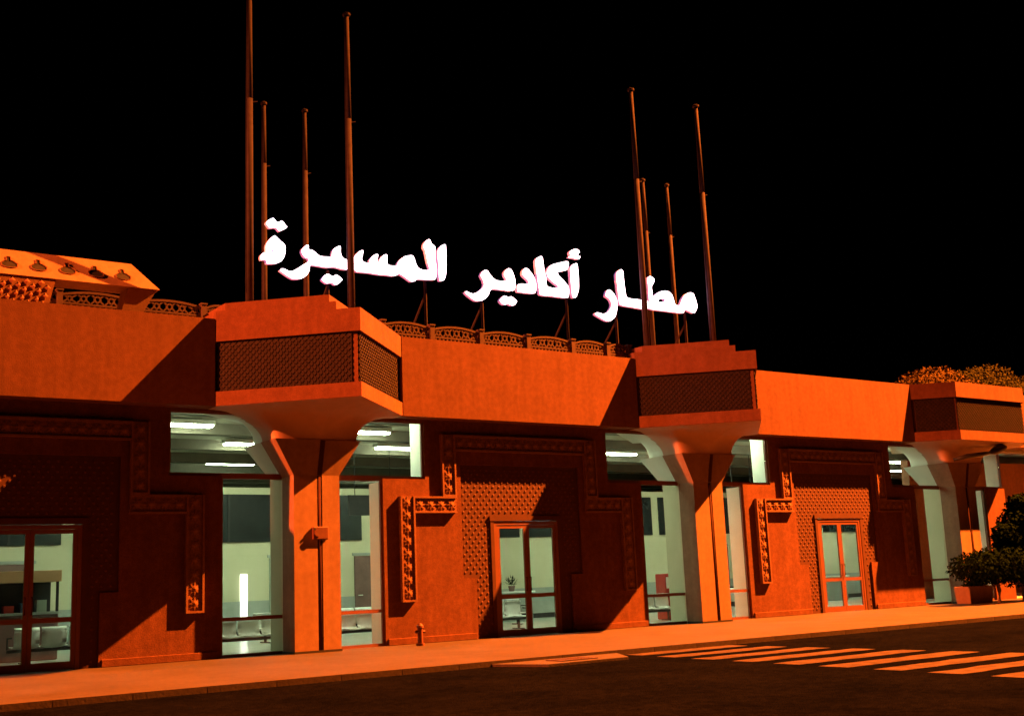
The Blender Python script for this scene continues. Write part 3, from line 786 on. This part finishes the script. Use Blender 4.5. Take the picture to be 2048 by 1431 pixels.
# ================================================================== THE HALL BEHIND THE GLASS
HF = tag(MB().box(-9, 60, WY+.17, 26, -.02, .012).build('hall_floor', 'hall_floor'), kind='structure')
HC = tag(MB().box(-9, 60, WY+.17, 26, 5.25, 5.45).build('hall_ceiling', 'hall_ceiling'), kind='structure')
for k in range(8):
    y = 2.2+3.0*k
    MB().box(-9, 60, y, y+.35, 4.98, 5.249).build('ceiling_beam', 'hall_beam', HC)
HB = tag(MB().box(-9, 60, 26, 26.2, 0, 5.4).build('hall_back_wall', 'hall_wall'), kind='structure')
tag(MB().box(-9.2, -9, WY+.36, 26.2, 0, 5.4).build('hall_side_wall', 'hall_wall'), kind='structure')
tag(MB().box(60, 60.2, WY+.36, 26.2, 0, 5.4).build('hall_side_wall', 'hall_wall'), kind='structure')
# partition with dark upper windows and doors
PY = 10.0
part = MB().box(-9, 60, PY, PY+.2, 0, 4.15).build('hall_partition', 'hall_wall')
tag(part, kind='structure')
x = -6.0; k = 0
while x < 52:
    w_ = 2.55
    f = MB(); f.box(x, x+w_, PY-.05, PY-.001, 2.62, 3.95)
    fo = f.build('upper_window', 'dark', part)
    MB().box(x+w_/2-.03, x+w_/2+.03, PY-.07, PY-.0505, 2.62, 3.95).build('mullion', 'black', fo)
    x += 2.9
MB().box(-9, 60, PY-.02, PY-.0005, .161, .98).build('dado', 'grey_panel', part)
MB().box(-9, 60, PY-.03, PY-.0005, .012, .16).build('skirting', 'black', part)
for xx, wd, mt in ((13.9, 1.0, 'teal'), (16.6, .9, 'brown'), (24.2, 1.0, 'teal'), (31.0, 1.1, 'brown'), (6.5, 1.0, 'brown')):
    d = MB().box(xx, xx+wd, PY-.06, PY-.001, .012, 2.15).build('inner_door', mt, part)
    MB().box(xx-.06, xx+wd+.06, PY-.04, PY-.002, 2.16, 2.24).build('door_head', 'grey_panel', d)
    MB().tube([(xx+.1, PY-.061, 1.0), (xx+.1, PY-.11, 1.0), (xx+.22, PY-.11, 1.0)], .015, 6).build('handle', 'lamp_white', d)
MB().box(13.03, 13.22, PY-.05, PY-.001, .35, 1.72).build('lit_gap', 'slit', part)
for xx, z0, z1, wd, mt in ((20.2, 1.35, 2.35, 1.3, 'blue'), (18.6, 1.3, 2.2, .9, 'blue'), (35.9, 1.75, 2.2, .75, 'brown'), (27.3, .9, 1.9, .7, 'red'), (9.3, 1.2, 2.2, 1.2, 'brown')):
    b = MB().box(xx, xx+wd, PY-.05, PY-.001, z0, z1).build('notice_board', mt, part)
    MB().box(xx+.08, xx+wd-.08, PY-.056, PY-.0505, z0+.08, z0+.3).build('notice', 'lamp_white', b)

# ceiling lights (fluorescent battens)
lights = [
    (9.4, 4.6, 'bright fluorescent batten in the top left corner of the left glazed bay'),
    (12.4, 7.7, 'fluorescent batten half hidden behind the pale rib left of the left column'),
    (13.7, 12.4, 'lower fluorescent batten of the left glazed bay, left of the column'),
    (18.3, 20.6, 'farthest fluorescent batten, seen low through the tall left window'),
    (14.1, 4.6, 'fluorescent batten just right of the flared head of the left column'),
    (21.4, 16.0, 'fluorescent batten at the bottom edge of the left bay, right of the column'),
    (20.6, 2.9, 'small bright batten in the top left corner of the right-hand glazed bay'),
    (24.6, 7.1, 'fluorescent batten left of the flared head of the right-hand column'),
    (32.2, 8.4, 'fluorescent batten right of the flared head of the right-hand column'),
    (41.8, 9.3, 'lower of two battens in the farthest glazed bay'),
    (38.5, 6.7, 'upper of two battens in the farthest glazed bay'),
    (30.5, 4.0, 'added fluorescent batten near the glass between the right-hand bay and the last door'),  # unseen battens added to brighten the right end of the hall
    (34.5, 5.0, 'added fluorescent batten over the counter behind the right-hand door'),
    (37.5, 8.0, 'added fluorescent batten by the partition behind the right-hand door'),
    (27.8, 3.4, 'added fluorescent batten close behind the right-hand column'),
    (11.2, 2.6, 'added fluorescent batten close behind the left column'),  # unseen, added for more light near the seats
    (9.3, 1.35, 'added hidden batten above the glass left of the left column'),  # battens out of view, added to light the seats and inner vault
    (12.4, 1.35, 'added hidden batten above the glass right of the left column'),
    (17.0, 1.8, 'added hidden batten above the central door'),
    (23.4, 1.35, 'added hidden batten above the glass right of the right-hand column'),
    (5.4, 6.5, 'fluorescent batten above the far left door'),
    (16.8, 7.5, 'fluorescent batten above the central door'),
    (27.5, 7.0, 'fluorescent batten above the right-hand door'),
]
fit = MB(); fit.box(-.76, .76, -.15, .15, 5.10, 5.20)
fit_me = fit.mesh('light_housing', 'lamp_white')
tb = MB(); tb.box(-.72, .72, -.125, .125, 5.055, 5.0995)
tb_me = tb.mesh('light_tube', 'tube')
rod_me = MB().box(-.01, .01, -.01, .01, 5.2, 5.25).mesh('light_rod', 'lamp_white')
for x, y, lab in lights:
    l = empty('ceiling_light', (x, y, 0)); tag(l, lab, 'light', 'fluorescent lights under the hall ceiling')
    for nm, me in (('light_housing', fit_me), ('light_tube', tb_me)):
        o = bpy.data.objects.new(nm, me); col.objects.link(o); o.parent = l
    for dx in (-.5, .5):
        o = bpy.data.objects.new('light_rod', rod_me); col.objects.link(o); o.parent = l; o.location = (dx, 0, 0)

# rows of waiting seats
def seat_shell():
    m = MB(); prof = [(.00, .36), (.10, .345), (.24, .34), (.36, .35), (.42, .40), (.45, .50), (.47, .62), (.47, .68), (.43, .72)]
    w2 = .24
    for s in (0, 1):
        for y, z in prof:
            for xk in range(5):
                u = -1+xk*.5
                m.v.append((u*w2, y - (.03*u*u if z > .45 else 0) + (0.0), z - .025*(1-u*u)*(1 if z < .4 else 0) - s*.02))
    n = len(prof)
    for s in (0, 1):
        o = s*n*5
        for i in range(n-1):
            for k in range(4):
                q = (o+i*5+k, o+i*5+k+1, o+(i+1)*5+k+1, o+(i+1)*5+k); m.f.append(q if s == 0 else q[::-1]); m.m.append(0)
    for i in range(n-1):
        for k in (0, 4):
            m.f.append((i*5+k, (i+1)*5+k, n*5+(i+1)*5+k, n*5+i*5+k)); m.m.append(0)
    for k in range(4):
        for i in (0, n-1):
            m.f.append((i*5+k, i*5+k+1, n*5+i*5+k+1, n*5+i*5+k)); m.m.append(0)
    return m.mesh('seat_shell', 'white_shell', smooth=True)
shell_me = seat_shell()
beam_me = MB().box(-1.1, 1.1, .18, .24, .24, .30).mesh('beam', 'black')
leg_m = MB(); leg_m.box(-.025, .025, .19, .23, .03, .24); leg_m.box(-.03, .03, -.02, .46, .012, .035)
leg_me = leg_m.mesh('leg', 'black')
arm_m = MB(); arm_m.tube([(0, .05, .30), (0, .05, .52), (0, .38, .53)], .015, 6)
arm_me = arm_m.mesh('armrest', 'black')
benches = [
    (9.75, 1.7, 0, 'row of white seats close behind the tall glass left of the left column'),
    (12.7, 2.0, 0, 'row of white seats behind the glass right of the left column'),
    (12.6, 5.2, 0, 'row of white seats deeper in the hall, left of the left column'),
    (17.2, 3.4, 0, 'row of white seats behind the central glass door'),
    (21.4, 2.3, 0, 'row of white seats behind the glass of the right-hand bay'),
    (14.6, 6.6, 180, 'row of white seats in the middle of the hall, right of the left column'),
    (19.0, 6.0, 0, 'row of white seats deep behind the central door'),
    (27.5, 5.4, 180, 'row of white seats behind the right-hand column'),
    (9.2, 5.6, 0, 'row of white seats deep behind the tall left window'),
    (6.6, 3.6, 180, 'row of white seats behind the far left glass door'),
]
for x, y, rz, lab in benches:
    b = empty('waiting_bench', (x, y, 0), R(rz)); tag(b, lab, 'bench', 'rows of waiting seats in the hall')
    for nm, me, locs in (('beam', beam_me, [(0,0,0)]), ('leg', leg_me, [(-.8,0,0), (.8,0,0)]), ('seat_shell', shell_me, [(-.78+.52*k,0,0) for k in range(4)]), ('armrest', arm_me, [(-1.06,0,0), (1.06,0,0)])):
        for l in locs:
            o = bpy.data.objects.new(nm, me); col.objects.link(o); o.parent = b; o.location = l

# counters, kiosk, plant, hanging board
def counter(x, y, w_, lab):
    c = empty('service_counter', (x, y, 0)); tag(c, lab, 'counter', 'counters in the hall')
    MB().box(x-w_/2, x+w_/2, y, y+.6, .012, .86).build('counter_front', 'grey_panel', c, bevel=.02)
    MB().box(x-w_/2-.06, x+w_/2+.06, y-.08, y+.66, .861, .91).build('counter_top', 'white_shell', c, bevel=.01)
counter(20.6, 8.2, 2.4, 'grey counter with a white top seen through the central door')
counter(35.0, 8.0, 2.6, 'grey counter seen through the right-hand door')
pp = empty('potted_plant', (21.2, 8.45, .91)); tag(pp, 'small dark potted plant on the counter behind the central door', 'plant')
MB().tube([(21.2, 8.45, .911), (21.2, 8.45, 1.08)], [.08, .11], 12).build('pot', 'brown', pp)
lf = MB()
for k in range(90):
    a = random.uniform(0, 6.28); e = random.uniform(.1, 1.3); d = Vector((math.cos(a)*math.cos(e), math.sin(a)*math.cos(e), math.sin(e)))
    p = Vector((21.2, 8.45, 1.08)) + d*random.uniform(.05, .26); s = d.cross(Vector((0,0,1))).normalized()*.025
    lf.face([p-s, p+d*.02-s*.2, p+d*.12, p+s])
lf.build('leaves', 'leaf_dark', pp)
ki = empty('red_kiosk', (22.75, 3.0, 0)); tag(ki, 'red upright kiosk behind the glass left of the right-hand column', 'kiosk')
MB().box(22.45, 23.0, 2.85, 3.25, .012, 1.25).build('kiosk_body', 'red', ki, bevel=.03)
MB().box(22.5, 22.95, 2.81, 2.848, .85, 1.15).build('kiosk_screen', 'lamp_white', ki)
MB().box(22.52, 22.93, 2.77, 2.848, .62, .72).build('kiosk_shelf', 'black', ki)
for bx_, by_, wv, zl, zh, lab in ((20.3, 6.0, 1.3, 2.7, 3.1, 'dark sign hung inside, above the central door view'), (29.5, 6.5, 1.3, 2.7, 3.15, 'dark sign hung inside the right-hand bay')):
    hs = empty('hanging_sign', (bx_, by_, zl)); tag(hs, lab, 'sign')
    MB().box(bx_-wv/2, bx_+wv/2, by_-.05, by_+.05, zl, zh).build('sign_panel', 'black', hs, bevel=.015)
    MB().box(bx_-wv/2+.06, bx_+wv/2-.06, by_-.056, by_-.0505, zl+.08, zh-.08).build('sign_face', 'blue', hs)
    for dx in (-wv*.35, wv*.35): MB().tube([(bx_+dx, by_, zh), (bx_+dx, by_, 5.25)], .012, 6).build('hanger', 'black', hs)
for bx_, by_, lab in ((14.2, 9.2, 'dark waste bin against the cream partition in the left window'), (19.3, 6.8, 'dark waste bin behind the central door'), (31.2, 9.0, 'dark waste bin seen through the last glazed bay')):
    wb = empty('waste_bin', (bx_, by_, 0)); tag(wb, lab, 'bin')
    MB().tube([(bx_, by_, .012), (bx_, by_, .7)], [.2, .24], 16).build('bin_body', 'black', wb, smooth=False)
    MB().tube([(bx_, by_, .701), (bx_, by_, .76)], [.25, .2], 16).build('bin_lid', 'grey_panel', wb)
so = empty('shop_stall', (5.9, 4.9, 0)); tag(so, 'dark shop stall with a cream sign band behind the far left door', 'stall')
MB().box(4.6, 6.75, 4.5, 5.5, .012, .95).build('stall_counter', 'brown', so, bevel=.02)
MB().box(4.55, 6.8, 4.44, 5.56, .9505, 1.0).build('stall_top', 'grey_panel', so)
MB().box(4.6, 6.75, 5.2, 5.5, 1.0005, 1.62).build('stall_back', 'black', so)
MB().box(4.55, 6.8, 4.5, 5.5, 1.621, 1.86).build('sign_band', 'stall_band', so, bevel=.01)
for dx in (4.62, 6.7): MB().box(dx, dx+.05, 4.52, 4.57, 1.0005, 1.62).build('stall_post', 'black', so)
for k in range(6): MB().box(4.75+.33*k, 4.95+.33*k, 4.9, 5.1, 1.0005, 1.15+.05*(k % 3)).build('goods', ('red', 'blue', 'teal')[k % 3], so)
hb = empty('hanging_board', (15.6, 7.0, 3.9)); tag(hb, 'dark board hung from the ceiling, right of the left column', 'board')
MB().box(14.9, 16.4, 6.95, 7.05, 3.15, 3.7).build('board_panel', 'black', hb)
for dx in (15.1, 16.2): MB().tube([(dx, 7, 3.7), (dx, 7, 5.0)], .012, 6).build('hanger', 'black', hb)

# ================================================================== STREET FURNITURE AND PLANTS
bo = empty('hydrant_post', (12.72, -.35, 0)); tag(bo, 'short red hydrant post standing on the pavement by the wall', 'hydrant')
hx, hy = 12.72, -.35
MB().tube([(hx, hy, 0), (hx, hy, .05), (hx, hy, .051), (hx, hy, .36)], [.09, .09, .055, .055], 12).build('post', 'box', bo)
MB().tube([(hx, hy, .361), (hx, hy, .40), (hx, hy, .45)], [.075, .07, .02], 12).build('cap', 'box', bo)
MB().tube([(hx-.055, hy, .28), (hx-.11, hy, .28)], .03, 8).build('outlet', 'box', bo)
MB().tube([(hx+.055, hy, .28), (hx+.11, hy, .28)], .03, 8).build('outlet', 'box', bo)

def leaf_cloud(mb, centers, n, size):
    for _ in range(n):
        c, r = random.choice(centers)
        d = Vector((random.gauss(0,1), random.gauss(0,1), random.gauss(0,1))).normalized()
        p = Vector(c) + Vector((d.x*r[0], d.y*r[1], d.z*r[2]))*random.uniform(.55, 1.08)
        t = Vector((random.gauss(0,1), random.gauss(0,1), random.gauss(0,1))).normalized()
        s = d.cross(t).normalized(); u = (d*.4+t).normalized()
        L = size*random.uniform(.6, 1.3)
        mb.face([p-s*L*.35, p-u*L*.5, p+s*L*.35, p+u*L*.7])

def tree(x, y, h, crown, lab, mat, n, size, name='leafy_tree', group=None):
    t = empty(name, (x, y, 0)); tag(t, lab, 'tree', group)
    m = MB(); m.tube([(x, y, 0), (x+.1, y, h*.35), (x-.05, y+.1, h*.62)], [.22, .17, .12], 10)
    for c, r in crown:
        m.tube([(x-.02, y+.05, h*.55), ((x+c[0])/2+.1, (y+c[1])/2, h*.7), c], [.1, .06, .02], 7)
    m.build('trunk', 'bark', t, smooth=True)
    cr = MB(); leaf_cloud(cr, crown, n, size); cr.build('crown', mat, t)
    return t
random.seed(11)
tree(43.5, 8.5, 9.0, [((42.6, 8.3, 8.3), (1.3, 1.2, .9)), ((44.0, 8.6, 8.7), (1.3, 1.2, .8)), ((45.2, 8.2, 8.2), (1.2, 1.1, .8))], 'bright orange-lit tree crown showing above the blunt tower at right', 'leaf_dry', 7000, .12, group='trees behind the terminal')
tree(48.6, 9.0, 9.4, [((47.2, 9.0, 8.8), (1.2, 1.2, .9)), ((48.8, 9.2, 9.1), (1.5, 1.3, .9)), ((50.6, 9.0, 8.7), (1.4, 1.2, .9))], 'darker tree crown above the tower at the right edge', 'leaf', 7000, .12, group='trees behind the terminal')
# clipped dark shrub on a stem
sh = empty('clipped_shrub', (31.8, -1.2, 0)); tag(sh, 'wide dark clipped shrub on a short stem at the right edge', 'shrub')
m = MB(); m.tube([(31.8, -1.2, 0), (31.85, -1.2, .35), (31.75, -1.2, .8)], [.07, .06, .05], 8); m.build('trunk', 'bark', sh)
cr = MB(); leaf_cloud(cr, [((30.9, -1.2, 1.02), (.8, .8, .46)), ((31.9, -1.2, 1.05), (1.0, .85, .56)), ((33.0, -1.2, 1.03), (1.1, .85, .58)), ((34.1, -1.2, 1.12), (1.0, .8, .5)), ((31.5, -1.2, 1.1), (.7, .6, .3)), ((32.6, -1.2, 1.1), (.7, .6, .32)), ((33.6, -1.2, 1.1), (.7, .6, .3))], 14000, .10); cr.build('crown', 'leaf_dark', sh)
sh2 = empty('dark_bush', (33.6, -1.0, 0)); tag(sh2, 'tall dark bush rising behind the clipped shrub at the right edge', 'bush')
m = MB(); m.tube([(33.6, -.9, 0), (33.6, -.9, 1.2), (33.65, -.9, 2.2)], [.09, .07, .03], 8); m.build('trunk', 'bark', sh2)
cr = MB(); leaf_cloud(cr, [((33.6, -.9, 1.6), (.9, .6, .6)), ((33.7, -.9, 2.2), (.75, .6, .55)), ((33.9, -.9, 2.75), (.5, .4, .45)), ((33.0, -.9, 1.9), (.5, .4, .45)), ((34.4, -.9, 2.2), (.6, .5, .6))], 7000, .12); cr.build('crown', 'leaf_dark', sh2)
lb = empty('bracket_lamp', (31.4, -.5, 4.3)); tag(lb, 'dark unlit lamp on a curved arm beside the farthest column head', 'lamp')
MB().tube([(31.65, -.3, 4.28), (31.9, -.6, 4.36), (32.58, -.65, 4.43), (33.1, -.65, 4.5)], [.05, .07, .07, .05], 8).build('arm', 'black', lb, smooth=True)
MB().tube([(33.0, -.65, 4.48), (33.3, -.66, 4.56), (33.65, -.67, 4.66), (33.85, -.68, 4.68)], [.05, .12, .13, .06], 10).build('lamp_housing', 'black', lb, smooth=True)
# low planter by the last column
pb = empty('planter', (31.8, -.45, 0)); tag(pb, 'low plastered planter beside the farthest column, under the shrub', 'planter')
m = MB(); frustum(m, (31.25, 32.35, -.62, -.15), 0, (31.2, 32.4, -.66, -.13), .5); m.build('planter_box', 'column', pb, bevel=.02)
cr = MB(); leaf_cloud(cr, [((31.8, -.4, .54), (.5, .2, .08))], 160, .1); cr.build('planting', 'leaf_dark', pb)

# ================================================================== LIGHT MASTS (outside the picture)
def mast(cfg, lab):
    x, y, z = cfg['loc']
    t = empty('light_mast', (x, y, -.13)); tag(t, lab, 'mast', 'flood light masts of the forecourt')
    MB().tube([(x, y+.9, -.13), (x, y+.9, z*.5), (x, y+.9, z+.4)], [.35, .25, .14], 12).build('pole', 'metal', t, smooth=True)
    MB().box(x-1.2, x+1.2, y+.55, y+.85, z+.2, z+.36).build('crossarm', 'metal', t)
    for dx in (-.8, .8):
        MB().box(x+dx-.25, x+dx+.25, y+.3, y+.7, z+.0, z+.19).build('lamp_head', 'black', t)
    ld = bpy.data.lights.new('flood_lamp', 'SPOT'); ld.energy = cfg['power']; ld.color = cfg['color']
    ld.spot_size = R(cfg['cone']); ld.spot_blend = cfg['blend']; ld.shadow_soft_size = .22
    lo = bpy.data.objects.new('flood_lamp', ld); col.objects.link(lo)
    lo.location = (x, y, z)
    lo.rotation_euler = (Vector(cfg['aim'])-Vector(cfg['loc'])).to_track_quat('-Z', 'Y').to_euler()
    adopt(lo, t)
mast(MAST_A, 'tall flood light mast beyond the right end of the forecourt')
mast(MAST_B, 'tall flood light mast beyond the left end of the facade')
